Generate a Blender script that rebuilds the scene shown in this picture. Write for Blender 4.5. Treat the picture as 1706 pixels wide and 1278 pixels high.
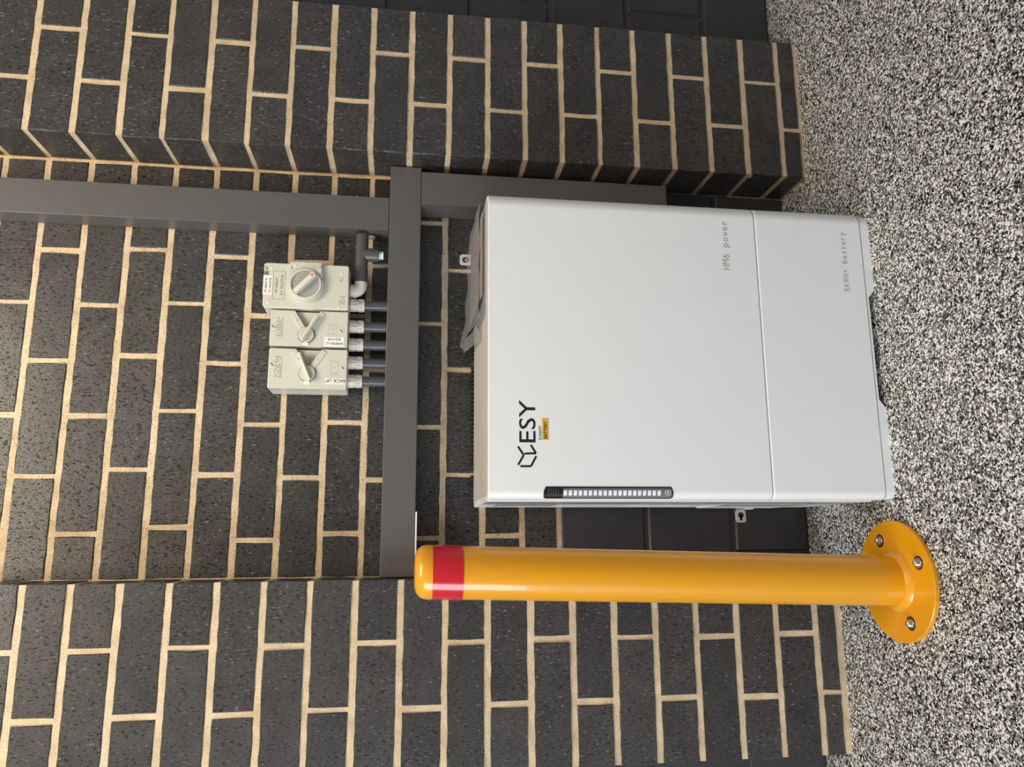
import bpy, bmesh, math, random
from mathutils import Vector, Matrix
random.seed(7)
PI = math.pi
scn = bpy.context.scene
col = scn.collection
for o in list(bpy.data.objects):
    bpy.data.objects.remove(o)

# ---------------------------------------------------------------- camera
CAM = Vector((0.0787, -1.5681, 0.8566))
yaw, pitch, roll = 0.19949, 0.13681, 0.02168
cy_, sy_, cp_, sp_ = math.cos(yaw), math.sin(yaw), math.cos(pitch), math.sin(pitch)
fw = Vector((sy_*cp_, cy_*cp_, -sp_))
r0 = Vector((cy_, -sy_, 0)); u0 = r0.cross(fw)
rt = math.cos(roll)*r0 + math.sin(roll)*u0
up = math.cos(roll)*u0 - math.sin(roll)*r0
cd = bpy.data.cameras.new('camera'); cam = bpy.data.objects.new('camera', cd); col.objects.link(cam)
cd.sensor_fit = 'HORIZONTAL'; cd.sensor_width = 36; cd.lens = 1281*36/1706; cd.clip_start = 0.01
M = Matrix.Identity(4)                      # the photograph was taken with the phone on its side
for i, v in enumerate((-up, rt, -fw)):
    for k in range(3): M[k][i] = v[k]
M.translation = CAM
cam.matrix_world = M
scn.camera = cam

# ---------------------------------------------------------------- world, lights, exposure
w = bpy.data.worlds.new('world'); scn.world = w; w.use_nodes = True
bgn = w.node_tree.nodes['Background']
bgn.inputs[0].default_value = (0.90, 0.95, 1.0, 1); bgn.inputs[1].default_value = 0.30

def area(name, loc, target, sx, sy, power, color):
    d = bpy.data.lights.new(name, 'AREA'); d.shape = 'RECTANGLE'; d.size = sx; d.size_y = sy
    d.energy = power; d.color = color
    o = bpy.data.objects.new(name, d); col.objects.link(o); o.location = loc
    o.rotation_euler = (Vector(target)-Vector(loc)).to_track_quat('-Z', 'Y').to_euler()
    return o
area('daylight_opening', (-2.7, -1.75, 1.25), (0.3, -0.1, 0.7), 1.5, 2.1, 90, (0.86, 0.93, 1.0))
area('ceiling_lamp', (0.25, -1.15, 2.6), (0.32, 0.1, 1.65), 1.3, 0.7, 44, (1.0, 0.85, 0.66))
scn.view_settings.view_transform = 'Standard'
scn.view_settings.look = 'None'
scn.view_settings.gamma = 1
scn.view_settings.use_curve_mapping = False
scn.view_settings.exposure = 0.0

# ---------------------------------------------------------------- materials
def nt(name):
    m = bpy.data.materials.new(name); m.use_nodes = True
    t = m.node_tree; return m, t, t.nodes['Principled BSDF']
def node(t, k, **kw):
    n = t.nodes.new(k)
    for a, b in kw.items():
        if a in n.inputs: n.inputs[a].default_value = b
        else: setattr(n, a, b)
    return n
def ramp(t, src, stops, interp='LINEAR'):
    r = t.nodes.new('ShaderNodeValToRGB'); r.color_ramp.interpolation = interp
    e = r.color_ramp.elements
    while len(e) < len(stops): e.new(0.5)
    for i, (p, c) in enumerate(stops):
        e[i].position = p
        e[i].color = (c, c, c, 1) if not isinstance(c, tuple) else (*c, 1)
    t.links.new(src, r.inputs[0]); return r
def mix(t, fac, a, b, mode='MIX'):
    n = t.nodes.new('ShaderNodeMix'); n.data_type = 'RGBA'; n.blend_type = mode
    for s, v in ((n.inputs[0], fac), (n.inputs[6], a), (n.inputs[7], b)):
        if isinstance(v, (int, float)): s.default_value = v
        elif isinstance(v, tuple): s.default_value = (*v, 1)
        else: t.links.new(v, s)
    return n.outputs[2]
def plain(name, c, rough=0.5, metal=0, coat=0, bump=None, spec=None, var=0.06):
    m, t, p = nt(name)
    p.inputs['Roughness'].default_value = rough; p.inputs['Metallic'].default_value = metal
    p.inputs['Coat Weight'].default_value = coat; p.inputs['Coat Roughness'].default_value = 0.06
    if spec is not None: p.inputs['Specular IOR Level'].default_value = spec
    g = node(t, 'ShaderNodeNewGeometry')
    n = node(t, 'ShaderNodeTexNoise', Scale=14.0, Detail=4.0); t.links.new(g.outputs['Position'], n.inputs['Vector'])
    lo = tuple(x*(1-var) for x in c); hi = tuple(min(1, x*(1+var)) for x in c)
    r = ramp(t, n.outputs[0], [(0.3, lo), (0.7, hi)])
    t.links.new(r.outputs[0], p.inputs['Base Color'])
    if bump:
        n2 = node(t, 'ShaderNodeTexNoise', Scale=bump[0], Detail=3.0); t.links.new(g.outputs['Position'], n2.inputs['Vector'])
        b = node(t, 'ShaderNodeBump', Strength=bump[1], Distance=bump[2]); t.links.new(n2.outputs[0], b.inputs['Height'])
        t.links.new(b.outputs[0], p.inputs['Normal'])
    return m

def brick_mat():
    m, t, p = nt('charcoal_brick')
    g = node(t, 'ShaderNodeNewGeometry'); oi = node(t, 'ShaderNodeObjectInfo')
    mp = node(t, 'ShaderNodeMapping'); mp.inputs['Scale'].default_value = (1, 1, 0.42); mp.inputs['Rotation'].default_value = (0, 0.25, 0)
    t.links.new(g.outputs['Position'], mp.inputs['Vector'])
    n1 = node(t, 'ShaderNodeTexNoise', Scale=265.0, Detail=4.0, Roughness=0.62); t.links.new(mp.outputs[0], n1.inputs['Vector'])
    n2 = node(t, 'ShaderNodeTexNoise', Scale=17.0, Detail=4.0); t.links.new(g.outputs['Position'], n2.inputs['Vector'])
    n3 = node(t, 'ShaderNodeTexNoise', Scale=650.0, Detail=1.0); t.links.new(mp.outputs[0], n3.inputs['Vector'])
    base = ramp(t, n2.outputs[0], [(0.3, (0.036, 0.0345, 0.033)), (0.72, (0.056, 0.0535, 0.051))])
    rnd = ramp(t, oi.outputs['Random'], [(0, (0.80, 0.80, 0.82)), (1, (1.18, 1.15, 1.12))])
    c = mix(t, 1.0, base.outputs[0], rnd.outputs[0], 'MULTIPLY')
    pit = ramp(t, n1.outputs[0], [(0.372, 0.08), (0.418, 1.0)])
    c = mix(t, 1.0, c, pit.outputs[0], 'MULTIPLY')
    fl = ramp(t, n1.outputs[0], [(0.632, 0.0), (0.685, 1.0)])
    c = mix(t, fl.outputs[0], c, (0.24, 0.235, 0.23))  # pale flecks: glints of light put into the base colour
    # a few pale mortar smears and rust coloured freckles of their own shape
    n4 = node(t, 'ShaderNodeTexNoise', Scale=24.0, Detail=6.0, Roughness=0.75); t.links.new(g.outputs['Position'], n4.inputs['Vector'])
    sm = ramp(t, n4.outputs[0], [(0.735, 0.0), (0.78, 0.7)])
    c = mix(t, sm.outputs[0], c, (0.36, 0.31, 0.24))
    n5 = node(t, 'ShaderNodeTexNoise', Scale=31.0, Detail=6.0, Roughness=0.7); t.links.new(mp.outputs[0], n5.inputs['Vector'])
    rs = ramp(t, n5.outputs[0], [(0.72, 0.0), (0.77, 0.6)])
    c = mix(t, rs.outputs[0], c, (0.13, 0.05, 0.025))
    t.links.new(c, p.inputs['Base Color'])
    rr = ramp(t, n3.outputs[0], [(0.3, 0.26), (0.7, 0.50)]); t.links.new(rr.outputs[0], p.inputs['Roughness'])
    p.inputs['Specular IOR Level'].default_value = 0.55
    b1 = node(t, 'ShaderNodeBump', Strength=0.85, Distance=0.0018); hr = ramp(t, n1.outputs[0], [(0.345, 0.0), (0.415, 0.6), (0.59, 0.64), (0.67, 1.0)])
    t.links.new(hr.outputs[0], b1.inputs['Height'])
    b2 = node(t, 'ShaderNodeBump', Strength=0.25, Distance=0.004); t.links.new(n2.outputs[0], b2.inputs['Height']); t.links.new(b1.outputs[0], b2.inputs['Normal'])
    t.links.new(b2.outputs[0], p.inputs['Normal'])
    return m
def mortar_mat():
    m, t, p = nt('cream_mortar')
    g = node(t, 'ShaderNodeNewGeometry')
    n1 = node(t, 'ShaderNodeTexNoise', Scale=420.0, Detail=3.0); t.links.new(g.outputs['Position'], n1.inputs['Vector'])
    n2 = node(t, 'ShaderNodeTexNoise', Scale=22.0, Detail=5.0); t.links.new(g.outputs['Position'], n2.inputs['Vector'])
    a = ramp(t, n2.outputs[0], [(0.3, (0.54, 0.41, 0.26)), (0.7, (0.74, 0.585, 0.39))])
    s = ramp(t, n1.outputs[0], [(0.33, 0.42), (0.43, 1.0)])
    c = mix(t, 1.0, a.outputs[0], s.outputs[0], 'MULTIPLY')
    t.links.new(c, p.inputs['Base Color']); p.inputs['Roughness'].default_value = 0.92
    b = node(t, 'ShaderNodeBump', Strength=0.7, Distance=0.0012); t.links.new(n1.outputs[0], b.inputs['Height'])
    b2 = node(t, 'ShaderNodeBump', Strength=0.6, Distance=0.006); t.links.new(n2.outputs[0], b2.inputs['Height']); t.links.new(b.outputs[0], b2.inputs['Normal'])
    t.links.new(b2.outputs[0], p.inputs['Normal'])
    return m
def floor_mat():
    m, t, p = nt('flake_epoxy')
    g = node(t, 'ShaderNodeNewGeometry')
    n0 = node(t, 'ShaderNodeTexNoise', Scale=260.0, Detail=1.0); t.links.new(g.outputs['Position'], n0.inputs['Vector'])
    sc = node(t, 'ShaderNodeVectorMath', operation='SCALE'); sc.inputs['Scale'].default_value = 0.0028
    t.links.new(n0.outputs[1], sc.inputs[0])
    ad = node(t, 'ShaderNodeVectorMath', operation='ADD'); t.links.new(g.outputs['Position'], ad.inputs[0]); t.links.new(sc.outputs[0], ad.inputs[1])
    v1 = node(t, 'ShaderNodeTexVoronoi', Scale=270.0); t.links.new(ad.outputs[0], v1.inputs['Vector'])
    v2 = node(t, 'ShaderNodeTexVoronoi', Scale=390.0); t.links.new(ad.outputs[0], v2.inputs['Vector'])
    s1 = node(t, 'ShaderNodeSeparateColor'); t.links.new(v1.outputs['Color'], s1.inputs[0])
    s2 = node(t, 'ShaderNodeSeparateColor'); t.links.new(v2.outputs['Color'], s2.inputs[0])
    a = ramp(t, s1.outputs[0], [(0.0, (0.008, 0.008, 0.011)), (0.30, (0.20, 0.192, 0.18)), (0.52, (0.28, 0.268, 0.25)), (0.72, (0.84, 0.82, 0.76))], 'CONSTANT')
    b = ramp(t, s2.outputs[0], [(0.0, (0.008, 0.008, 0.011)), (0.40, (0.25, 0.24, 0.225)), (0.64, (0.86, 0.845, 0.79))], 'CONSTANT')
    f = ramp(t, s2.outputs[1], [(0.0, 0.0), (0.62, 1.0)], 'CONSTANT')
    c = mix(t, f.outputs[0], a.outputs[0], b.outputs[0])
    t.links.new(c, p.inputs['Base Color']); p.inputs['Roughness'].default_value = 0.55
    p.inputs['Coat Weight'].default_value = 0.06; p.inputs['Coat Roughness'].default_value = 0.35
    p.inputs['Specular IOR Level'].default_value = 0.3
    bm_ = node(t, 'ShaderNodeBump', Strength=0.35, Distance=0.0012); t.links.new(s1.outputs[1], bm_.inputs['Height'])
    t.links.new(bm_.outputs[0], p.inputs['Normal'])
    return m
def film_mat():
    m, t, p = nt('clear_plastic_film')
    out = t.nodes['Material Output']
    tr = node(t, 'ShaderNodeBsdfTransparent'); gl = node(t, 'ShaderNodeBsdfGlossy'); gl.inputs['Roughness'].default_value = 0.12
    gl.inputs['Color'].default_value = (0.9, 0.92, 0.97, 1)
    g = node(t, 'ShaderNodeNewGeometry'); n = node(t, 'ShaderNodeTexNoise', Scale=38.0, Detail=4.0); t.links.new(g.outputs['Position'], n.inputs['Vector'])
    b = node(t, 'ShaderNodeBump', Strength=0.8, Distance=0.006); t.links.new(n.outputs[0], b.inputs['Height']); t.links.new(b.outputs[0], gl.inputs['Normal'])
    df = node(t, 'ShaderNodeBsdfDiffuse'); df.inputs['Color'].default_value = (.85, .86, .88, 1)  # whitish diffuse share puts the film's highlights into its colour
    m2 = node(t, 'ShaderNodeMixShader'); m2.inputs[0].default_value = 0.45; t.links.new(gl.outputs[0], m2.inputs[1]); t.links.new(df.outputs[0], m2.inputs[2])
    ms = node(t, 'ShaderNodeMixShader'); ms.inputs[0].default_value = 0.34
    t.links.new(tr.outputs[0], ms.inputs[1]); t.links.new(m2.outputs[0], ms.inputs[2]); t.links.new(ms.outputs[0], out.inputs['Surface'])
    return m
BRICK = brick_mat(); MORTAR = mortar_mat(); FLOOR = floor_mat(); FILM = film_mat()
PAINT = plain('dark_block_paint', (0.044, 0.042, 0.048), 0.42, bump=(140, 0.35, 0.002), var=0.12)
DUCT = plain('grey_powder_coat', (0.102, 0.097, 0.095), 0.38, spec=0.5, var=0.02)
DUCTW = plain('white_pvc_edge', (0.80, 0.78, 0.72), 0.5)
WHITE = plain('satin_white_shell', (0.82, 0.84, 0.85), 0.36, spec=0.45, var=0.008)
TOPC = plain('cream_top_panel', (0.56, 0.54, 0.49), 0.45, var=0.02)
SIDE = plain('glossy_side_panel', (0.80, 0.84, 0.88), 0.32, var=0.02)
BLACK = plain('black_print', (0.012, 0.012, 0.013), 0.45)
GREYT = plain('grey_print', (0.36, 0.35, 0.335), 0.6)
YSTICK = plain('amber_sticker', (0.72, 0.42, 0.03), 0.5)
GLASSB = plain('black_display', (0.010, 0.010, 0.012), 0.18, coat=0.4)
LEDW = plain('frosted_segment', (0.80, 0.83, 0.88), 0.35)
LEDG = plain('grey_lens_strip', (0.16, 0.165, 0.175), 0.3)
FIN = plain('dark_aluminium', (0.10, 0.105, 0.11), 0.35, metal=0.6)
YELLOW = plain('safety_yellow_powder', (0.80, 0.345, 0.004), 0.30, coat=0.6, var=0.015, bump=(900, 0.03, 0.0005))
RED = plain('red_reflective_tape', (0.60, 0.008, 0.02), 0.22, coat=0.5)
STEEL = plain('zinc_steel', (0.62, 0.60, 0.56), 0.28, metal=1.0)
DSTEEL = plain('dark_steel', (0.10, 0.10, 0.10), 0.4, metal=0.8)
PLATE = plain('bracket_plate', (0.74, 0.74, 0.72), 0.35, metal=0.2)
CREAM = plain('cream_abs', (0.62, 0.61, 0.52), 0.38, var=0.012)
CREAML = plain('pale_gland', (0.76, 0.73, 0.63), 0.38, var=0.012)
DIAL = plain('grey_dial', (0.42, 0.41, 0.37), 0.38)
LABELW = plain('white_label', (0.85, 0.85, 0.83), 0.5)
REDP = plain('red_print', (0.62, 0.09, 0.05), 0.5)
PINK = plain('pale_red_outline', (0.60, 0.43, 0.33), 0.5)
DARKP = plain('dark_fine_print', (0.16, 0.155, 0.13), 0.6)
HOSE = plain('grey_corrugated', (0.12, 0.125, 0.14), 0.22, spec=0.6)
PIPE = plain('grey_pvc_pipe', (0.085, 0.078, 0.08), 0.33)
PAPER = plain('white_paper', (0.85, 0.80, 0.77), 0.7)
CARD = plain('brown_card', (0.48, 0.43, 0.39), 0.7)

# ---------------------------------------------------------------- helpers
def root_of(o): return o['_o'] if o and '_o' in o else (0, 0, 0)
def tag(o, label, cat, group=None):
    o['label'] = label; o['category'] = cat
    if group: o['group'] = group
    return o
ORIG = {}
def thing(name, label, cat, loc, group=None):
    o = bpy.data.objects.new(name, None); col.objects.link(o); o.location = loc; o.empty_display_size = 0.05
    ORIG[o] = Vector(loc); return tag(o, label, cat, group)
def finish(name, bm, mat, parent=None, smooth=None, label=None, origin=None):
    """one mesh object; geometry given in world coordinates"""
    og = Vector(origin) if origin is not None else ORIG.get(parent, Vector((0, 0, 0)))
    bmesh.ops.recalc_face_normals(bm, faces=bm.faces)
    bm.transform(Matrix.Translation(-og))
    me = bpy.data.meshes.new(name); bm.to_mesh(me); bm.free()
    if smooth is not None:
        for pl in me.polygons: pl.use_smooth = True
        try: me.set_sharp_from_angle(angle=math.radians(smooth))
        except Exception: pass
    me.materials.append(mat)
    o = bpy.data.objects.new(name, me); col.objects.link(o)
    if smooth is not None:
        wn = o.modifiers.new('weighted_normals', 'WEIGHTED_NORMAL'); wn.keep_sharp = True; wn.weight = 60
    if parent:
        o.parent = parent; o.location = og-ORIG.get(parent, Vector((0, 0, 0)))
    else: o.location = og
    ORIG[o] = og
    if label: o['label'] = label
    return o
def box(bm, x0, x1, y0, y1, z0, z1, bev=0, seg=2):
    vs = [bm.verts.new((x, y, z)) for x in (x0, x1) for y in (y0, y1) for z in (z0, z1)]
    fs = [bm.faces.new([vs[i] for i in f]) for f in ((0, 1, 3, 2), (4, 6, 7, 5), (0, 4, 5, 1), (2, 3, 7, 6), (0, 2, 6, 4), (1, 5, 7, 3))]
    if bev:
        es = {e for f in fs for e in f.edges}
        bmesh.ops.bevel(bm, geom=list(es), offset=bev, segments=seg, affect='EDGES', profile=0.5)
    return bm
def B(*a, **k): return box(bmesh.new(), *a, **k)
def prism(bm, pts, y0, y1, bev=0, seg=2):
    """polygon in the X-Z plane, from front y0 to back y1"""
    f = [bm.verts.new((x, y0, z)) for x, z in pts]; b = [bm.verts.new((x, y1, z)) for x, z in pts]
    n = len(pts); ff = bm.faces.new(f); bm.faces.new(b[::-1])
    for i in range(n): bm.faces.new((f[i], b[i], b[(i+1) % n], f[(i+1) % n]))
    if bev: bmesh.ops.bevel(bm, geom=list(ff.edges), offset=bev, segments=seg, affect='EDGES', profile=0.5)
    return bm
def lathe(bm, prof, M=None, n=32, cap=True):
    """prof = [(r, h)] about local Z, then transformed by M"""
    rings = []
    for r, h in prof:
        rings.append([bm.verts.new((r*math.cos(2*PI*i/n), r*math.sin(2*PI*i/n), h)) for i in range(n)])
    for a, b in zip(rings, rings[1:]):
        for i in range(n): bm.faces.new((a[i], a[(i+1) % n], b[(i+1) % n], b[i]))
    if cap:
        bm.faces.new(rings[0][::-1]); bm.faces.new(rings[-1])
    if M is not None: bmesh.ops.transform(bm, matrix=M, verts=[v for r in rings for v in r])
    return bm
def frame(loc, axis):
    return Matrix.Translation(loc) @ Vector(axis).to_track_quat('Z', 'Y').to_matrix().to_4x4()
def tube(bm, pts, r, n=16):
    pts = [Vector(p) for p in pts]; rings = []
    for i, p in enumerate(pts):
        d = (pts[min(i+1, len(pts)-1)]-pts[max(i-1, 0)]).normalized()
        q = d.to_track_quat('Z', 'Y').to_matrix()
        rr = r[i] if isinstance(r, (list, tuple)) else r
        rings.append([bm.verts.new(p+q @ Vector((rr*math.cos(2*PI*k/n), rr*math.sin(2*PI*k/n), 0))) for k in range(n)])
    for a, b in zip(rings, rings[1:]):
        best = min(range(n), key=lambda s: (a[0].co-b[s].co).length)
        for i in range(n): bm.faces.new((a[i], a[(i+1) % n], b[(i+1+best) % n], b[(i+best) % n]))
    bm.faces.new(rings[0][::-1]); bm.faces.new(rings[-1]); return bm
def text_bm(body, size, x, z, y, rot=0, mono=None, sx=1.0, bold=0.0, align='LEFT'):
    """flat lettering standing on a plane that faces -Y; rot turns it in that plane"""
    out = bmesh.new()
    items = [(body, 0.0)] if mono is None else [(c, i*mono) for i, c in enumerate(body) if c != ' ']
    for s, dx in items:
        c = bpy.data.curves.new('lettering', 'FONT'); c.body = s; c.size = size; c.extrude = 0.00012; c.offset = bold
        c.resolution_u = 3
        c.align_x = align if mono is None else 'CENTER'
        o = bpy.data.objects.new('lettering_tmp', c); col.objects.link(o)
        bpy.context.view_layer.update()
        me = bpy.data.meshes.new_from_object(o.evaluated_get(bpy.context.evaluated_depsgraph_get()))
        k = len(out.verts); out.from_mesh(me); out.verts.ensure_lookup_table()
        if mono is not None:          # even glyph widths, as in a monospaced face
            wd = max(v.co.x for v in out.verts[k:])-min(v.co.x for v in out.verts[k:])
            mid = (max(v.co.x for v in out.verts[k:])+min(v.co.x for v in out.verts[k:]))/2
            f = mono*(.60 if s in 'rt+' else .88 if s in 'MW' else .72)/wd
            for v in out.verts[k:]: v.co.x = (v.co.x-mid)*f+dx
        else:
            for v in out.verts[k:]: v.co.x = v.co.x*sx+dx
        bpy.data.objects.remove(o); bpy.data.curves.remove(c); bpy.data.meshes.remove(me)
    out.transform(Matrix.Translation((x, y, z)) @ Matrix.Rotation(-rot, 4, 'Y') @ Matrix.Rotation(PI/2, 4, 'X'))
    return out
def struct(o): o['kind'] = 'structure'; return o

# ---------------------------------------------------------------- the setting
ZF = -0.060; YB = 0.1066; YR = -0.0145; XW = 0.8973; C = 0.086
bm = bmesh.new(); box(bm, -3.2, 4.2, -4.0, 0.42, ZF-0.15, ZF)
fl = struct(finish('floor', bm, FLOOR)); fl['label'] = 'garage floor coated in black, white and grey flake epoxy'

def bed(zone, j):
    corr = {'L': {3: .002, 4: .002, 5: .002, 9: -.002, 10: -.0024, 16: .002, 17: .003},
            'R': {-1: -.006, 0: -.006, 1: -.003, 3: .0027, 4: .005, 5: .0047, 6: .0059, 7: .0037, 8: .0023, 9: .0014, 11: -.0017, 12: -.0017, 14: -.0015, 15: -.0032, 16: -.0039, 17: -.0039, 19: .0028, 20: .004},
            'B': {11: -.002, 12: -.0027, 13: -.0015, 14: -.0014, 15: -.002, 16: -.0013, 18: .0036, 19: .0067, 20: .0069, 21: .007}}[zone]
    return C*j+corr.get(j, 0)

def brick_mesh(wd, ht, dp, ns, seed):
    """a brick with a slightly ragged face outline and worn arrises; front at y=0"""
    rg = random.Random(seed); bm = bmesh.new()
    def outline(inset, jit):
        pts = []
        cx, cz = wd/2-inset, ht/2-inset
        for i in range(ns): pts.append((-cx+2*cx*i/ns, -cz))
        for i in range(2): pts.append((cx, -cz+2*cz*i/2))
        for i in range(ns): pts.append((cx-2*cx*i/ns, cz))
        for i in range(2): pts.append((-cx, cz-2*cz*i/2))
        return [(x+rg.uniform(-jit, jit), z+rg.uniform(-jit, jit)) for x, z in pts]
    f = [bm.verts.new((x, 0, z)) for x, z in outline(0.0017, 0.0010)]
    m = [bm.verts.new((x, 0.0022, z)) for x, z in outline(0.0004, 0.0011)]
    b = [bm.verts.new((x, dp, z)) for x, z in outline(0.0004, 0.0)]
    n = len(f); bm.faces.new(f)
    for a, c in ((f, m), (m, b)):
        for i in range(n): bm.faces.new((a[i], c[i], c[(i+1) % n], a[(i+1) % n]))
    bm.faces.new(b[::-1])
    bmesh.ops.recalc_face_normals(bm, faces=bm.faces)
    me = bpy.data.meshes.new('brick'); bm.to_mesh(me); bm.free(); me.materials.append(BRICK); return me
CACHE = {}
def place_brick(parent, x0, x1, z0, z1, y, dp, rg):
    wd, ht = x1-x0, z1-z0
    if wd < 0.008: return
    key = (round(wd/0.012), round(ht/0.02), round(dp/0.01), rg.randrange(5))
    if key not in CACHE:
        CACHE[key] = (brick_mesh(wd, ht, dp, 12 if wd > .15 else 6, hash(key) & 0xffff), wd, ht, dp)
    me, w0, h0, d0 = CACHE[key]
    o = bpy.data.objects.new('brick', me); col.objects.link(o); o.parent = parent
    o.location = Vector(((x0+x1)/2, y+rg.uniform(-.0007, .0007), (z0+z1)/2))-ORIG[parent]
    o.scale = (wd/w0, dp/d0, ht/h0)
    o.rotation_euler = (rg.uniform(-.004, .004), rg.uniform(-.003, .003), rg.uniform(-.003, .003))

JT = 0.0098; JB = 0.0122; TOP = 26
def ragged_slab(x0, x1, y0, y1, z0, z1):
    return B(x0, x1, y0, y1, z0, z1)
def pier(name, zone, x0, x1, y, flip, label):
    d = YB-y
    w = struct(finish(name, ragged_slab(x0+.0022, x1-.0022, y+.0022, YB+.02, ZF, C*TOP), MORTAR, origin=(x0, y, ZF))); w['label'] = label
    rg = random.Random(name)
    for j in range(-1, TOP):
        zb = bed(zone, j)+JB/2 if j >= 0 else ZF+(0.016 if zone == 'L' else 0.010)
        zt = bed(zone, j+1)-JB/2
        fr = 0.1205 if j % 2 == 0 else 0.2395
        xs = x0+(x1-x0-fr) if zone == 'L' else x0+(.237 if j % 2 == 0 else .118)
        xs += rg.uniform(-.002, .002)
        h = JT/2+rg.uniform(-.001, .001)
        e0, e1 = rg.uniform(-.001, .001), rg.uniform(-.001, .001)
        tj, bj = rg.uniform(-.0009, .0009), rg.uniform(-.0009, .0009)
        place_brick(w, x0+e0, xs-h, zb+bj, zt+tj, y, d-.004, rg)
        place_brick(w, xs+h, x1+e1, zb+bj, zt+tj, y, d-.004, rg)
    return w
pier('wall_left', 'L', -0.3595, 0.0, 0.0, False, 'projecting charcoal brick pier behind the yellow bollard, left of the niche')
pier('wall_right', 'R', XW, 1.249, YR, True, 'projecting charcoal brick pier right of the white cabinet')

wb = struct(finish('wall_back', ragged_slab(-0.359, 1.25, YB+.002, YB+.10, 0.5140, C*TOP), MORTAR, origin=(0, YB, 0.516)))
wb['label'] = 'recessed charcoal brick wall of the niche behind ducts and isolators'
heads = {7: [.083], 8: [.212, .446, .678], 9: [.078, .315, .55, .79], 10: [.2, .44, .68], 11: [.088, .324, .563, .80], 12: [.205, .444, .683],
         13: [.077, .316, .556, .795], 14: [.209, .447, .687], 15: [.103, .343, .577, .815], 16: [.219, .459, .697], 17: [.09, .33, .568, .806],
         18: [.205, .445, .687], 19: [.09, .329, .57, .81]}
rg = random.Random('back')
for j in range(6, TOP):
    hs = heads.get(j, [(.205 if j % 2 == 0 else .085)+.239*k for k in range(4)])
    if len(hs) == 1: hs = [hs[0]+.239*k for k in range(4)]
    hs = [h for h in hs if h < XW-.02]
    zb, zt = bed('B', j)+JB/2, bed('B', j+1)-JB/2
    if j == 6: zb = .526
    ed = [0.0008]+[v for h in hs for v in (h-JT/2+rg.uniform(-.0012, .0012), h+JT/2+rg.uniform(-.0012, .0012))]+[XW-.0045]
    for a, b in zip(ed[::2], ed[1::2]):
        place_brick(wb, a, b, zb+rg.uniform(-.0009, .0009), zt+rg.uniform(-.0009, .0009), YB, .07, rg)

BCACHE = {}
def block(parent, x0, x1, z0, z1, y):
    k = (round(x1-x0, 3), round(z1-z0, 3))
    if k not in BCACHE:
        bm = B(-(x1-x0)/2, (x1-x0)/2, 0, .09, -(z1-z0)/2, (z1-z0)/2, bev=.004, seg=1)
        me = bpy.data.meshes.new('block'); bm.to_mesh(me); bm.free(); me.materials.append(PAINT); BCACHE[k] = me
    o = bpy.data.objects.new('block', BCACHE[k]); col.objects.link(o); o.parent = parent
    o.location = Vector(((x0+x1)/2, y+random.uniform(-.0006, .0006), (z0+z1)/2))-ORIG[parent]
beds = [ZF-.002, .120, .322, .520, .718, .918, 1.118, 1.318, 1.518, 1.718, 1.918, 2.118, 2.318]
def block_wall(name, x0, x1, nrow, off, label):
    w = struct(finish(name, B(x0, x1, YB+.0045, YB+.12, ZF, beds[nrow]-(.006 if nrow < 4 else 0)), PAINT, origin=(x0, YB, ZF))); w['label'] = label
    for r in range(nrow):
        x = x0-off[r % 2]
        while x < x1:
            a, b = max(x+.005, x0), min(x+.395, x1)
            if b-a > .02: block(w, a, b, beds[r]+.005, beds[r+1]-.005, YB)
            x += .4
block_wall('wall_base', 0.0, XW, 3, (0.36, 0.16), 'dark painted blockwork at the foot of the niche behind the cabinet')
block_wall('wall_far_right', 1.249, 3.3, 12, (0.06, 0.26), 'dark painted block wall beyond the right brick pier')
block_wall('wall_far_left', -2.6, -0.3595, 12, (0.0, 0.2), 'dark painted block wall beyond the left brick pier')

# ---------------------------------------------------------------- battery cabinet
X0, X1, YF, YK, ZT = 0.144, 0.7225, -0.2225, 0.058, 0.7105
ZS, ZB2 = 0.1825, -0.0425
cab = thing('battery_cabinet', 'large white wall battery cabinet standing on the floor inside the brick niche', 'battery', ((X0+X1)/2, -.08, ZF))
def profile(inset=0.0, rl=0.016, rr=0.030, n=10):
    """plan outline of the white front shell: open at the back"""
    x0, x1, yf = X0+inset, X1-inset, YF+inset
    p = [(x0, YK)]
    p += [(x0+rl-rl*math.cos(a), yf+rl-rl*math.sin(a)) for a in [PI/2*i/n for i in range(n+1)]]
    p += [(x1-rr+rr*math.sin(a), yf+rr-rr*math.cos(a)) for a in [PI/2*i/n for i in range(n+1)]]
    p += [(x1, YK)]
    return p
def shell(bm, z0, z1, e0=.0034, e1=.0034):
    levels = [(z0, e0), (z0+e0*.35, e0*.35), (z0+e0, 0), (z1-e1, 0), (z1-e1*.35, e1*.35), (z1, e1)]
    rings = []
    for z, ins in levels: rings.append([bm.verts.new((x, y, z)) for x, y in profile(ins)])
    n = len(rings[0])
    for a, b in zip(rings, rings[1:]):
        for i in range(n-1): bm.faces.new((a[i], a[i+1], b[i+1], b[i]))
        bm.faces.new((a[n-1], a[0], b[0], b[n-1]))
    bm.faces.new(rings[0]); bm.faces.new(rings[-1][::-1])
    return bm
finish('power_shell', shell(bmesh.new(), ZS+.0002, ZT, e1=.0014), WHITE, cab, 35)
finish('battery_shell', shell(bmesh.new(), ZB2+.0002, ZS-.0002), WHITE, cab, 35)
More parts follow.
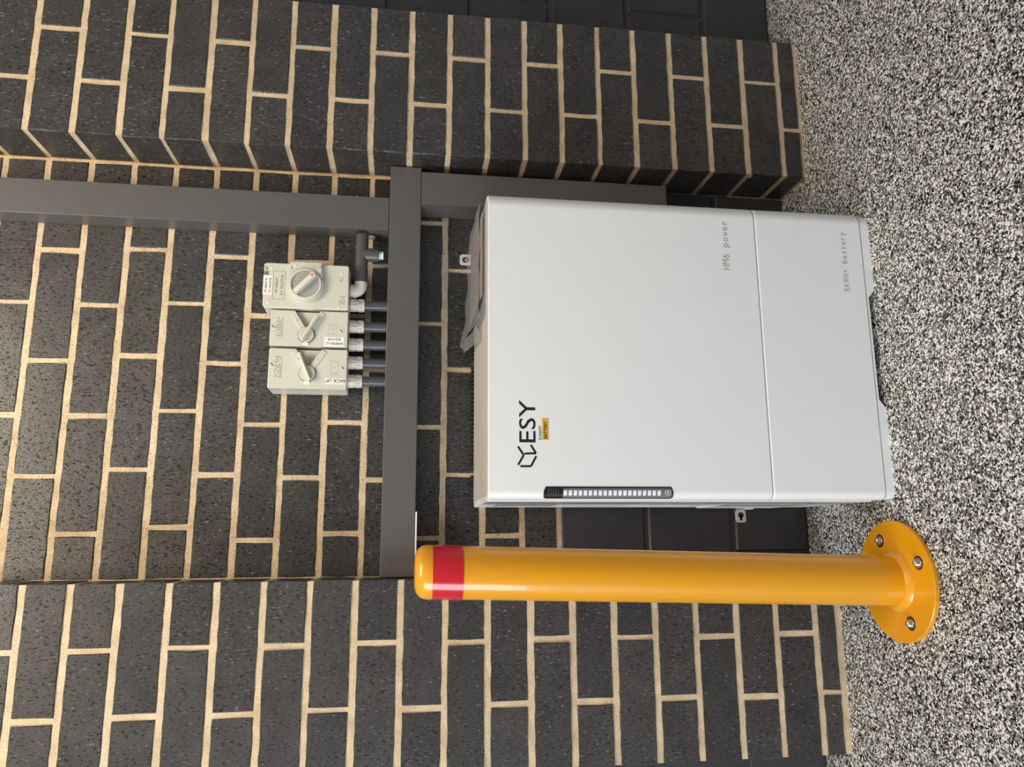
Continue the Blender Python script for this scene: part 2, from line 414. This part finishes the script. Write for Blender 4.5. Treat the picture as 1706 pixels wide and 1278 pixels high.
# plinth with a raised foot at each end
def plinth():
    """front skirt with a foot at each end and a raised middle, corners rounded"""
    bm = bmesh.new(); pr = profile(0.0012); n = len(pr)
    cols = [p for p in pr[1:n//2]]+[(x, pr[n//2][1]) for x in (.318, .335, .540, .556)]+[p for p in pr[n//2:-1]]
    def zlow(x):
        z = ZF
        if .318 < x < .556: z = ZF+.0135*min(1, (x-.318)/.017, (.556-x)/.016)
        q = max(0, x-(X1-.016)); z += .016-math.sqrt(max(0, .016**2-min(q, .0158)**2))
        q = max(0, (X0+.006)-x); z += .006-math.sqrt(max(0, .006**2-min(q, .0059)**2))
        return z
    V_ = [[bm.verts.new(c) for c in ((x, y, zlow(x)), (x, y, ZB2-.0008), (x, YK, ZB2-.0008), (x, YK, zlow(x)))] for x, y in cols]
    for p, q in zip(V_, V_[1:]):
        for k in range(4): bm.faces.new((p[k], q[k], q[(k+1) % 4], p[(k+1) % 4]))
    bm.faces.new(V_[0]); bm.faces.new(V_[-1][::-1])
    return bm
finish('plinth', plinth(), WHITE, cab, 35)
finish('core_frame', B(X0+.004, X1-.004, YF+.034, YK-.002, ZB2-.001, ZT-.004), TOPC, cab)
# folded edge round the top and the inset top panel
bm = bmesh.new()
tp = profile(.0075)
lo_ = [bm.verts.new((x, y, ZT-.001)) for x, y in tp]; hi_ = [bm.verts.new((x, y, ZT+.0006)) for x, y in tp]
for i in range(len(tp)): bm.faces.new((lo_[i], lo_[(i+1) % len(tp)], hi_[(i+1) % len(tp)], hi_[i]))
bm.faces.new(lo_[::-1]); bm.faces.new(hi_)
finish('top_panel', bm, TOPC, cab)
bm = B(X0-.003, X0+.0005, YF+.020, YK+.004, ZB2+.02, ZT-.0008, bev=.0012, seg=2)
sp = finish('side_panel', bm, SIDE, cab)
finish('warning_label', B(X0-.0036, X0-.0029, -.10, .0, .56, .68), GREYT, sp, label='grey label on the left flank')
finish('data_label', B(X0-.0036, X0-.0029, -.15, .0, .28, .40), LABELW, sp)
finish('cable_cover', B(X0-.0065, X0-.0028, -.13, .02, .07, .24, bev=.0015), SIDE, sp)
# rear heat sink
bm = bmesh.new()
x = X0+.015
while x < X1-.012:
    box(bm, x, x+.0014, YK, .094, ZS, ZT+.006); x += .0095
h = finish('heatsink_fins', bm, FIN, cab); h['kind'] = 'stuff'
finish('rear_chassis', B(X0+.01, X1-.01, YK-.004, .080, ZF+.06, ZT-.03), FIN, cab)
# display strip on the left front edge
def strip_bm(s0, s1, z0, z1, proud, rad=0):
    """follows the plan outline from arc position s0 to s1 (radians round the corner, then metres along the front)"""
    rl = .016; cx, cy = X0+rl, YF+rl; pts = []
    n = 6
    for i in range(n+1):
        a = s0+(PI/2-s0)*i/n
        pts.append((cx-(rl+proud)*math.cos(a), cy-(rl+proud)*math.sin(a), cx-(rl-.002)*math.cos(a), cy-(rl-.002)*math.sin(a)))
    pts.append((s1, YF-proud, s1, YF+.002))
    bm = bmesh.new(); cols = []
    N = len(pts)
    for i, (ax, ay, bx_, by_) in enumerate(pts):
        t = min(i, N-1-i); ez = rad*(1 if t == 0 else .25 if t == 1 else 0)
        cols.append([bm.verts.new((ax, ay, z0+ez)), bm.verts.new((ax, ay, z1-ez)), bm.verts.new((bx_, by_, z1-ez)), bm.verts.new((bx_, by_, z0+ez))])
    for a, b in zip(cols, cols[1:]):
        for k in range(4): bm.faces.new((a[k], b[k], b[(k+1) % 4], a[(k+1) % 4]))
    bm.faces.new(cols[0]); bm.faces.new(cols[-1][::-1]); return bm
dp = finish('display_panel', strip_bm(.55, .1665, .3745, .6125, .0008, .004), GLASSB, cab, 40)
finish('lens_strip', strip_bm(.72, .1635, .3775, .578, .0012, .002), LEDG, dp, 40)
bm = bmesh.new()
for i in range(5):
    for k in range(3): box(bm, .1535+.0034*k, .1550+.0034*k, YF-.0016, YF, .586+.0042*i, .5875+.0042*i)
finish('speaker_dot_grid', bm, LEDG, dp)
for i in range(20):
    zc = .5735-i*.00905
    finish('light_segment', strip_bm(1.02, .1600, zc-.0031, zc+.0031, .0016, .0008), LEDW, dp, 40)
bm = bmesh.new()
for a in ((.1515, .1525, .3805, .3905), (.1590, .1600, .3805, .3905), (.1515, .16, .3805, .3814), (.1515, .16, .3896, .3905), (.154, .1575, .384, .387)):
    box(bm, a[0], a[1], YF-.0016, YF, a[2], a[3])
finish('battery_icon', bm, LEDW, dp)
# printed marks
finish('lettering', text_bm('ESY', .0425, .2408, .6260, YF-.0002, sx=1.20, bold=.00012), BLACK, cab, label='black logo letters')
bm = bmesh.new()
def stroke(bm, pts, wd, y0=YF-.0004, y1=YF+.0006):
    for (ax, az), (bx_, bz) in zip(pts, pts[1:]):
        d = Vector((bx_-ax, bz-az)).normalized(); n = Vector((-d.y, d.x))*wd/2
        prism(bm, [(ax+n.x, az+n.y), (bx_+n.x, bz+n.y), (bx_-n.x, bz-n.y), (ax-n.x, az-n.y)], y0, y1)
# emblem: angular open cube mark left of the letters
stroke(bm, [(.2042, .6575), (.2215, .6475), (.2368, .6575)], .0036)
stroke(bm, [(.2020, .6535), (.2020, .6345), (.2200, .6250)], .0036)
stroke(bm, [(.2243, .6460), (.2250, .6255), (.2400, .6345)], .0036)
finish('emblem', bm, BLACK, cab)
finish('lettering', text_bm('SUNHM', .0080, .2490, .6145, YF-.0002, sx=.9), BLACK, cab)
st = finish('amber_sticker', B(.2487, .2885, YF-.0005, YF+.0005, .6020, .6135, bev=.0002, seg=1), YSTICK, cab, label='amber sticker reading BATTERY')
finish('lettering', text_bm('BATTERY', .0080, .2515, .6050, YF-.0007, sx=.92, bold=.0001), BLACK, st)
finish('lettering', text_bm('HM6 power', .0205, .5890, .2400, YF-.0002, mono=.0115, bold=0), GREYT, cab)
finish('lettering', text_bm('5KWH+ battery', .0165, .5535, -.0065, YF-.0002, mono=.00975, bold=0), GREYT, cab)
# wall brackets
def bracket(x0, x1, z0, z1, kind):
    b = bmesh.new(); prism(b, [(x0+.004, z0), (x1-.004, z0), (x1, z0+.004), (x1, z1-.004), (x1-.004, z1), (x0+.004, z1), (x0, z1-.004), (x0, z0+.004)], YB-.0035, YB-.0008, bev=.0006, seg=1)
    o = finish('mounting_bracket', b, PLATE, cab)
    cx, cz = (x0+x1)/2, (z0+z1)/2
    if kind == 'top':
        finish('bracket_arm', B(x0+.002, x1-.002, YK, YB-.001, z0-.002, z0+.001), PLATE, o)
        finish('slot_hole', lathe(bmesh.new(), [(.0068, 0), (.0068, .0004)], frame((cx-.001, YB-.0036, cz+.002), (0, -1, 0)), 20), DSTEEL, o)
        finish('bolt_head', lathe(bmesh.new(), [(.0058, 0), (.0058, .004), (.004, .0055)], frame((cx-.001, YB-.0038, cz-.001), (0, -1, 0)), 6), STEEL, o)
    else:
        finish('bracket_arm', B(x1-.001, X0+.02, YK, YB-.001, z0+.002, z1-.002), PLATE, o)
        kb = lathe(bmesh.new(), [(.0065, 0), (.0065, .0004)], frame((cx+.002, YB-.0036, cz), (0, -1, 0)), 20)
        box(kb, cx-.010, cx+.002, YB-.0040, YB-.0036, cz-.0028, cz+.0028)
        finish('keyhole', kb, BLACK, o)
bracket(.691, .717, .712, .741, 'top')
bracket(.1085, .1375, .090, .1145, 'low')

# ---------------------------------------------------------------- bag of papers on the cabinet
bag = thing('document_bag', 'clear plastic bag of papers lying on top of the white cabinet', 'plastic bag', (.6, -.03, ZT+.001))
def sheet(x0, x1, y0, y1, zf, nx=14, ny=8, th=.0012):
    bm = bmesh.new()
    g = [[bm.verts.new((x0+(x1-x0)*i/nx, y0+(y1-y0)*k/ny, zf(i/nx, k/ny))) for k in range(ny+1)] for i in range(nx+1)]
    for i in range(nx):
        for k in range(ny): bm.faces.new((g[i][k], g[i+1][k], g[i+1][k+1], g[i][k+1]))
    bmesh.ops.solidify(bm, geom=list(bm.faces), thickness=th); return bm
finish('booklet', sheet(.535, .705, -.165, .045, lambda u, v: ZT+.0055+.003*v, th=.003), PAPER, bag, 40)
finish('card_sheet', sheet(.530, .712, -.125, .050, lambda u, v: ZT+.0085+.002*v+.001*math.sin(7*u), th=.0015), CARD, bag, 40)
def bagz(u, v): return ZT+.0125+.004*v+.014*(1-u)**3*v+.0018*math.sin(17*u+4*v)*math.sin(9*v+2)
finish('plastic_film', sheet(.487, .716, -.180, .055, bagz, 30, 16, .0006), FILM, bag, 60)
finish('plastic_film', sheet(.492, .716, -.180, .055, lambda u, v: ZT+.0018+.0006*math.sin(12*u), 16, 6, .0005), FILM, bag, 60)
bm = bmesh.new()     # crumpled end of the bag hanging toward the left
rgb = random.Random(3)
g = [[bm.verts.new((.487-.030*i/5*(1-.5*k/8) + rgb.uniform(-.002, .002), -.12+.172*k/8, bagz(0, k/8)-.0105*(i/5)*(.6+.4*k/8)+rgb.uniform(-.0012, .0012))) for k in range(9)] for i in range(6)]
for i in range(5):
    for k in range(8): bm.faces.new((g[i][k], g[i+1][k], g[i+1][k+1], g[i][k+1]))
bmesh.ops.solidify(bm, geom=list(bm.faces), thickness=.0005)
finish('crumpled_flap', bm, FILM, bag, 60)

# ---------------------------------------------------------------- bollard
BX, BY = -.0045, -.2075
bol = thing('safety_bollard', 'yellow steel bollard with a red band, bolted to the floor before the cabinet', 'bollard', (BX, BY, ZF))
sh = Matrix.Identity(4); sh[0][2] = 0.0265/0.89
LM = Matrix.Translation((BX, BY, ZF)) @ sh
def bl(prof, n=64): return lathe(bmesh.new(), prof, LM, n)
R_ = .0453
finish('post', bl([(R_, .006), (R_, .866)]), YELLOW, bol, 30)
finish('cap', bl([(R_+.0004, .8655), (R_+.0006, .868), (R_+.0004, .875), (R_-.0015, .8835), (R_-.006, .8895), (R_-.012, .8935), (R_-.020, .8955), (.004, .8965)]), YELLOW, bol, 60)
finish('red_band', bl([(R_+.0003, .8145), (R_+.0009, .8148), (R_+.0009, .8655), (R_+.0003, .8658)]), RED, bol, 30, label='glossy red reflective band')
finish('base_plate', lathe(bmesh.new(), [(.1090, 0), (.1102, .0012), (.1102, .0078), (.1090, .0092), (.04, .0094)], Matrix.Translation((BX, BY, ZF)), 96), YELLOW, bol, 40)
finish('weld_collar', lathe(bmesh.new(), [(R_+.0105, .009), (R_+.0095, .0115), (R_+.006, .0145), (R_+.0025, .0185), (R_, .0205)], Matrix.Translation((BX, BY, ZF)), 64), YELLOW, bol, 60)
for k in range(4):
    a = math.radians(25.5+90*k); p = Vector((BX+.0805*math.cos(a), BY+.0805*math.sin(a), ZF+.0094))
    wsh = finish('anchor_bolt', lathe(bmesh.new(), [(.0070, .0014), (.0070, .004), (.0056, .0075), (.003, .0095), (.0012, .0098)], Matrix.Translation(p), 24), STEEL, bol, 50, label='domed zinc bolt')
    finish('washer', lathe(bmesh.new(), [(.0098, -.0004), (.0098, .0012), (.0092, .0016), (.006, .0016)], Matrix.Translation(p), 24), STEEL, wsh, 40)
    finish('bolt_hole', lathe(bmesh.new(), [(.0124, -.0006), (.0124, .0004)], Matrix.Translation(p), 24), BLACK, wsh)

# ---------------------------------------------------------------- cable ducts
dh = thing('cable_duct', 'horizontal grey metal cable duct spanning the niche between both brick piers', 'duct', (.45, YB, .832))
finish('duct_body', B(.0015, .8955, .050, YB-.001, .8335, .8985, bev=.001), DUCT, dh)
lid = finish('duct_lid', B(.0010, .8960, .0455, .0505, .8320, .9010, bev=.0016, seg=3), DUCT, dh)
finish('lid_edge', B(.0010, .1320, .0462, .056, .8285, .8322, bev=.0006, seg=1), DUCTW, dh, label='bare white strip along the lower edge')
finish('rivet', lathe(bmesh.new(), [(.0018, 0), (.0014, .0008)], frame((.870, .0455, .848), (0, -1, 0)), 12), STEEL, lid)
finish('rivet', lathe(bmesh.new(), [(.0016, 0), (.0012, .0008)], frame((.020, .0455, .890), (0, -1, 0)), 12), STEEL, lid)
dv = thing('cable_duct', 'tall grey metal cable duct running up the wall above the horizontal duct', 'duct', (.783, YB, .902))
finish('duct_body', B(.746, .820, .055, YB-.001, .9020, C*TOP, bev=.001), DUCT, dv)
finish('duct_lid', B(.7450, .8215, .0500, .0555, .9020, C*TOP, bev=.0012, seg=2), DUCT, dv)
dl = thing('cable_duct', 'short grey metal cable duct dropping behind the white cabinet by the right pier', 'duct', (.84, YB, .268))
finish('duct_body', B(.8035, .8765, .034, YB-.001, .268, .8315, bev=.001), DUCT, dl)
finish('duct_lid', B(.8020, .8780, .0290, .0345, .268, .8315, bev=.0012, seg=2), DUCT, dl)

# ---------------------------------------------------------------- isolator switches
def screw(parent, x, z, y, r=.0056, mat=PLATE):
    s = finish('cover_screw', lathe(bmesh.new(), [(r, 0), (r, .0006), (r*.78, .0008), (r*.72, .0003), (.0003, .0003)], frame((x, y, z), (0, -1, 0)), 20), mat, parent, 40)
    a = random.uniform(.4, 1.2); d = Vector((math.cos(a), math.sin(a)))*r*.6; n = Vector((-d.y, d.x)).normalized()*r*.14
    b = bmesh.new(); prism(b, [(x+d.x+n.x, z+d.y+n.y), (x-d.x+n.x, z-d.y+n.y), (x-d.x-n.x, z-d.y-n.y), (x+d.x-n.x, z+d.y-n.y)], y-.0009, y-.0002)
    finish('screw_slot', b, DSTEEL, s)
def fine_lines(x0, x1, z0, z1, y, nx, mat, parent, name, seed):
    """unreadable fine print: rows of short strokes running up the cover"""
    rg = random.Random(seed); b = bmesh.new()
    for i in range(nx):
        z = z0
        xc = x0+(x1-x0)*(i+.5)/nx; wd = (x1-x0)/nx*.32
        while z < z1:
            l = rg.uniform(.0012, .0036)
            if rg.random() < .8: box(b, xc-wd/2, xc+wd/2, y-.0003, y+.0003, z, min(z+l, z1))
            z += l+.0008
    return finish(name, b, mat, parent)
# --- DC isolator
YD = .033
dc = thing('rotary_isolator', 'cream DC isolator box with a round dial, rightmost of the three switches', 'switch', (.602, YB, .981))
finish('back_box', B(.5535, .6525, .066, YB-.0005, .9815, 1.1575, bev=.005, seg=3), CREAM, dc, 50)
bm = bmesh.new()
prism(bm, [(.5535, .985), (.5565, .981), (.6490, .983), (.6525, .987), (.6525, 1.1555), (.6490, 1.159), (.5590, 1.158), (.5535, 1.152)], YD, .067, bev=.0025, seg=3)
cov = finish('cover', bm, CREAM, dc, 40)
dcx, dcz = .6040, 1.0715
pts = []
R1 = .0375
for i in range(33):       # round bezel running out to the right edge
    a = math.radians(60)+math.radians(240)*i/32
    pts.append((dcx+R1*math.cos(a), dcz+R1*math.sin(a)))
pts += [(.632, dcz-.0325), (.6535, dcz-.0325), (.6545, dcz-.030), (.6545, dcz+.030), (.6535, dcz+.0325), (.632, dcz+.0325)]
bez = finish('dial_bezel', prism(bmesh.new(), pts, YD-.009, YD+.001, bev=.0025, seg=3), CREAM, cov, 40)
kn = finish('dial', lathe(bmesh.new(), [(.0305, 0), (.0305, .0035), (.0288, .0042), (.0278, .0012), (.0004, .0012)], frame((dcx, YD-.009, dcz), (0, -1, 0)), 48), DIAL, dc, 30)
finish('dial_ring', lathe(bmesh.new(), [(.0342, 0), (.0342, .0030), (.0330, .0042), (.0295, .0042), (.0285, .003)], frame((dcx, YD-.009, dcz), (0, -1, 0)), 48, cap=False), CREAM, kn, 30)
d = Vector((.73, -.68)).normalized(); n = Vector((-d.y, d.x))
L1, W1 = .0275, .0052
def bar(cx, cz, d, n, l0, l1, w): return [(cx+d.x*a+n.x*b, cz+d.y*a+n.y*b) for a, b in ((-l0, -w), (l1, -w), (l1, w), (-l0, w))]
hd = finish('handle', prism(bmesh.new(), bar(dcx, dcz, d, n, L1, L1, W1), YD-.026, YD-.009, bev=.0015, seg=2), CREAML, kn, 40)
ax, az = dcx+d.x*.0225, dcz+d.y*.0225
finish('red_pointer', prism(bmesh.new(), [(ax+d.x*.0035, az+d.y*.0035), (ax-d.x*.0025+n.x*.0032, az-d.y*.0025+n.y*.0032), (ax-d.x*.0025-n.x*.0032, az-d.y*.0025-n.y*.0032)], YD-.0264, YD-.0258), REDP, kn)
for x, z in ((.6405, 1.143), (.5650, 1.147), (.6330, .998), (.5600, 1.0015), (.6445, 1.0945)): 
    finish('screw_cap', lathe(bmesh.new(), [(.0032, 0), (.0032, .0006), (.0022, .0010)], frame((x, YD-(.009 if x > .644 else 0), z), (0, -1, 0)), 18), CREAML, cov, 40)
b = bmesh.new()
for a in ((.5720, .6345, 1.1385, 1.1390), (.5720, .6345, 1.1140, 1.1145), (.5720, .5725, 1.114, 1.139), (.6340, .6345, 1.114, 1.139)): box(b, a[0], a[1], YD-.0003, YD+.0003, a[2], a[3])
fr = finish('engraved_frame', b, DARKP, cov)
finish('lettering', text_bm('PV ARRAY', .0074, .6033, 1.1290, YD-.0002, align='CENTER'), DARKP, cov)
finish('lettering', text_bm('D.C. ISOLATOR', .0074, .6033, 1.1180, YD-.0002, align='CENTER', sx=.88), DARKP, cov)
st = finish('white_label', B(.5815, .6235, YD-.0006, YD+.0002, 1.1395, 1.1590), LABELW, dc)
finish('lettering', text_bm('PV ARRAY #1', .0062, .6025, 1.1510, YD-.0008, align='CENTER', sx=.86), BLACK, st)
finish('lettering', text_bm('D.C. ISOLATOR', .0062, .6025, 1.1425, YD-.0008, align='CENTER', sx=.78), BLACK, st)
finish('dark_mark', B(.6250, .6330, YD-.0004, YD+.0002, 1.1490, 1.1575), DARKP, cov)
b = bmesh.new()
for i, (x0, x1, z) in enumerate(((.6355, .6440, 1.1545), (.6355, .6425, 1.1515))): box(b, x0, x1, YD-.0003, YD+.0003, z, z+.0014)
finish('fine_print', b, DARKP, cov)
finish('lettering', text_bm('OFF', .0050, .6400, 1.0985, YD-.0092, align='CENTER'), DARKP, bez)
finish('lettering', text_bm('ON', .0050, .6430, 1.0405, YD-.0092, align='CENTER'), DARKP, bez)
fine_lines(.5640, .5840, .9895, 1.0015, YD, 6, DARKP, cov, 'fine_print', 5)
fine_lines(.6150, .6260, .9950, 1.0015, YD, 4, DARKP, cov, 'fine_print', 8)

# --- the two lever isolators
def lever_isolator(label, x0, x1, z0, z1, px, pz, lever_deg, sticker, redx, seed):
    t = thing('lever_isolator', label, 'switch', ((x0+x1)/2, YB, z0), 'lever isolators side by side')
    yf = .036
    finish('back_box', B(x0-.0005, x1+.0005, .074, YB-.0005, z0-.0005, z1+.0005, bev=.004, seg=2), CREAM, t, 50)
    finish('recess_floor', B(x0+.001, x1-.0005, .045, .075, z0+.002, z1-.002, bev=.002), CREAM, t, 50)
    # cover with a wedge shaped opening toward the right edge
    ua, la = math.radians(32), math.radians(-34)
    hw = .0065
    def edge_pt(a, off):      # where a line at angle a, shifted sideways, meets the right edge
        dx, dz = math.cos(a), math.sin(a); ox, oz = px-dz*off, pz+dx*off
        return (x1, oz+(x1-ox)*dz/dx)
    arc = [(px+.0165*math.cos(b), pz+.0165*math.sin(b)) for b in [math.radians(18-36*i/4) for i in range(5)]]
    pts = [(x0, z0+.002), (x0+.002, z0), (x1-.002, z0), (x1, z0+.002), edge_pt(la, hw)]+arc[::-1]+[edge_pt(ua, -hw), (x1, z1-.002), (x1-.002, z1), (x0+.002, z1), (x0, z1-.002)]
    cv = finish('cover', prism(bmesh.new(), pts, yf, .075, bev=.0018, seg=2), CREAM, t, 40)
    for a in (ua, la):        # the raised stop beside each lever position
        d = Vector((math.cos(a), math.sin(a))); n = Vector((-d.y, d.x))
        e = (x1-.001-px)/d.x
        q = bar(px, pz, d, n, -.013, e-.004, hw*.92)
        finish('lever_stop', prism(bmesh.new(), q, yf-.0022, yf+.001, bev=.001, seg=2), CREAM, cv, 40)
        mx, mz = px+d.x*.036, pz+d.y*.036
        b = bmesh.new()
        if a > 0: lathe(b, [(.0020, 0), (.0020, .0003)], frame((mx, yf-.0022, mz), (0, -1, 0)), 14)
        else: box(b, mx-.0022, mx+.0022, yf-.0025, yf-.0020, mz-.0004, mz+.0004)
        finish('position_mark', b, DIAL, cv)
    finish('hub_well', lathe(bmesh.new(), [(.0178, 0), (.0178, .0005)], frame((px, yf-.0003, pz), (0, -1, 0)), 40), DSTEEL, cv)
    hb = finish('lever_hub', lathe(bmesh.new(), [(.0165, 0), (.0165, .004), (.0150, .0056), (.0004, .0056)], frame((px, yf, pz), (0, -1, 0)), 40), CREAM, t, 35)
    a = math.radians(lever_deg); d = Vector((math.cos(a), math.sin(a))); n = Vector((-d.y, d.x))
    finish('lever', prism(bmesh.new(), bar(px, pz, d, n, .0165, .0445, .0030), yf-.014, yf-.004, bev=.0010, seg=2), CREAML, hb, 40)
    finish('lever_ridge', prism(bmesh.new(), bar(px, pz, d, n, .0160, .0400, .0010), yf-.0155, yf-.0135, bev=.0004, seg=1), CREAML, hb, 40)
    finish('lock_tab', B(px-.0225, px-.0165, yf-.002, yf+.001, pz-.006, pz+.006, bev=.0008), LABELW, hb)
    if lever_deg < 0:
        finish('red_dot', lathe(bmesh.new(), [(.0014, 0), (.0014, .0006)], frame((px-.018, yf-.0021, pz-.0062), (0, -1, 0)), 12), REDP, hb)
    for s in sticker['screws']: screw(cv, s[0], s[1], yf)
    fine_lines(*sticker['print'], yf, 12, DARKP, cv, 'fine_print', seed)
    rx0, rx1, rz0, rz1 = redx
    b = bmesh.new()
    for q in ((rx0, rx1, rz0, rz0+.0005), (rx0, rx1, rz1-.0005, rz1), (rx0, rx0+.0005, rz0, rz1), (rx1-.0005, rx1, rz0, rz1)): box(b, q[0], q[1], yf-.0003, yf+.0003, q[2], q[3])
    rl = finish('outlined_label', b, PINK, cv)
    b = bmesh.new(); cz = (rz0+rz1)/2
    for k in range(3):
        box(b, rx1-.0055, rx1-.0030, yf-.0003, yf+.0003, cz-.0042+.0034*k, cz-.0028+.0034*k)
        box(b, rx0+.0035, rx0+.0075, yf-.0003, yf+.0003, cz-.0042+.0034*k, cz-.0032+.0034*k)
    prism(b, [(rx0+.0150, cz-.0022), (rx0+.0185, cz), (rx0+.0150, cz+.0022)], yf-.0003, yf+.0003)
    finish('fine_print', b, DIAL, rl)
    sx0, sx1, sz0, sz1 = sticker['rect']
    stk = finish('white_label', B(sx0, sx1, yf-.0006, yf+.0002, sz0, sz1), LABELW, t)
    for body, size, bx_, bz, sxx in sticker['text']:
        finish('lettering', text_bm(body, size, bx_, bz, yf-.0008, rot=PI/2, align='CENTER', sx=sxx), BLACK, stk)
    return t
lever_isolator('cream lever isolator labelled INVERTER A.C., between the dial switch and the BACK UP switch', .4725, .5500, .9815, 1.1405, .4975, 1.0660, -28,
    dict(screws=((.5134, 1.1335), (.5085, .9945)), print=(.492, .534, 1.1140, 1.1275), rect=(.4735, .4945, .9880, 1.0285),
         text=(('INVERTER A.C.', .0068, .4825, 1.0083, .80), ('ISOLATOR', .0068, .4915, 1.0083, .85))), (.4950, .5240, 1.0040, 1.0200), 11)
lever_isolator('cream lever isolator labelled BACK UP, leftmost of the three switches', .3825, .4675, .9800, 1.1395, .4150, 1.0600, 23,
    dict(screws=((.4325, 1.1320), (.4285, .9885)), print=(.405, .451, 1.1120, 1.1265), rect=(.3935, .4060, .9810, 1.0225),
         text=(('BACK UP', .0098, .4035, 1.0018, 1.0),)), (.4120, .4450, .9980, 1.0140), 12)

# ---------------------------------------------------------------- flexible conduits with glands
words = ['flexible grey conduit with cream gland, first from the left, under the BACK UP switch', 'flexible grey conduit with cream gland, second from the left, under the BACK UP switch',
         'flexible grey conduit with cream gland, third from the left, under the INVERTER switch', 'flexible grey conduit with cream gland, fourth from the left, under the INVERTER switch',
         'flexible grey conduit with cream gland under the round dial switch, rightmost']
for k, gx in enumerate((.4080, .4480, .4880, .5285, .5765)):
    gy = .074; zt = .9795
    t = thing('flexible_conduit', words[k], 'conduit', (gx, gy, .901), 'flexible conduits entering the horizontal duct')
    prof = []; z = .9005
    while z < .956:
        prof += [(.0098, z), (.0117, z+.0008), (.0117, z+.0020), (.0098, z+.0028)]; z += .0037
    finish('corrugated_hose', lathe(bmesh.new(), prof, Matrix.Translation((gx, gy, 0)), 28), HOSE, t, 50)
    gl_ = finish('gland', lathe(bmesh.new(), [(.0128, .9495), (.0135, .9505), (.0140, .9640), (.0132, .9650), (.0132, .9665), (.0145, .9672), (.0145, zt+.001)], Matrix.Translation((gx, gy, 0)), 10), CREAML, t, 25)
    b = bmesh.new()
    for i in range(10):
        a = 2*PI*(i+.5)/10
        box(b, gx+.0135*math.cos(a)-.0008, gx+.0135*math.cos(a)+.0008, gy+.0135*math.sin(a)-.0008, gy+.0135*math.sin(a)+.0008, .9525, .9630)
    finish('grip_ribs', b, CREAML, gl_)
    if k == 4:
        finish('marker_tag', B(gx-.0015, gx+.0085, gy-.0185, gy-.0150, .9735, .9790, bev=.0005), LABELW, gl_)
        finish('marker_dash', B(gx+.0010, gx+.0060, gy-.0188, gy-.0184, .9758, .9767), BLACK, gl_)

# ---------------------------------------------------------------- pipe tee from dial switch to the tall duct
tee = thing('conduit_tee', 'dark grey rigid conduit tee with cream elbow joining dial switch to tall duct', 'pipe', (.69, .068, .905))
PY, PZ = .068, .9595
finish('elbow', tube(bmesh.new(), [(.6065, PY, .9815), (.6065, PY, .974)]+[(.6065+.0155*(1-math.cos(a)), PY, .974-.0145*math.sin(a)) for a in [PI/2*i/8 for i in range(9)]]+[(.630, PY, PZ)], .0138, 24), CREAML, tee, 40, label='cream elbow')
finish('elbow_collar', lathe(bmesh.new(), [(.0155, .969), (.0155, .9800)], Matrix.Translation((.6065, PY, 0)), 24), CREAML, tee, 40)
finish('socket', lathe(bmesh.new(), [(.0140, 0), (.0146, .001), (.0146, .031), (.0140, .032)], frame((.6265, PY, PZ), (1, 0, 0)), 28), PIPE, tee, 40)
finish('tee_run', lathe(bmesh.new(), [(.0132, 0), (.0139, .001), (.0139, .0755), (.0134, .0775)], frame((.6590, PY, PZ), (1, 0, 0)), 28), PIPE, tee, 40)
finish('tee_branch', lathe(bmesh.new(), [(.0136, -.004), (.0150, .012), (.0152, .035), (.0140, .037)], frame((.6915, PY, PZ), (0, 0, -1)), 28), PIPE, tee, 40)
nut = finish('threaded_nut', lathe(bmesh.new(), [(.0098, 0), (.0098, .0035), (.0086, .0042), (.0086, .0058), (.0094, .0062), (.0094, .0105)], frame((.6915, PY, PZ-.0365), (0, 0, -1)), 12), LABELW, tee, 30)
finish('sealant_dab', lathe(bmesh.new(), [(.0005, 0), (.005, .0008), (.0065, .002), (.004, .0038), (.0005, .0045)], frame((.744, .088, .9405), (-1, 0, 0)) @ Matrix.Scale(1.4, 4), 14), LABELW, tee, 50)
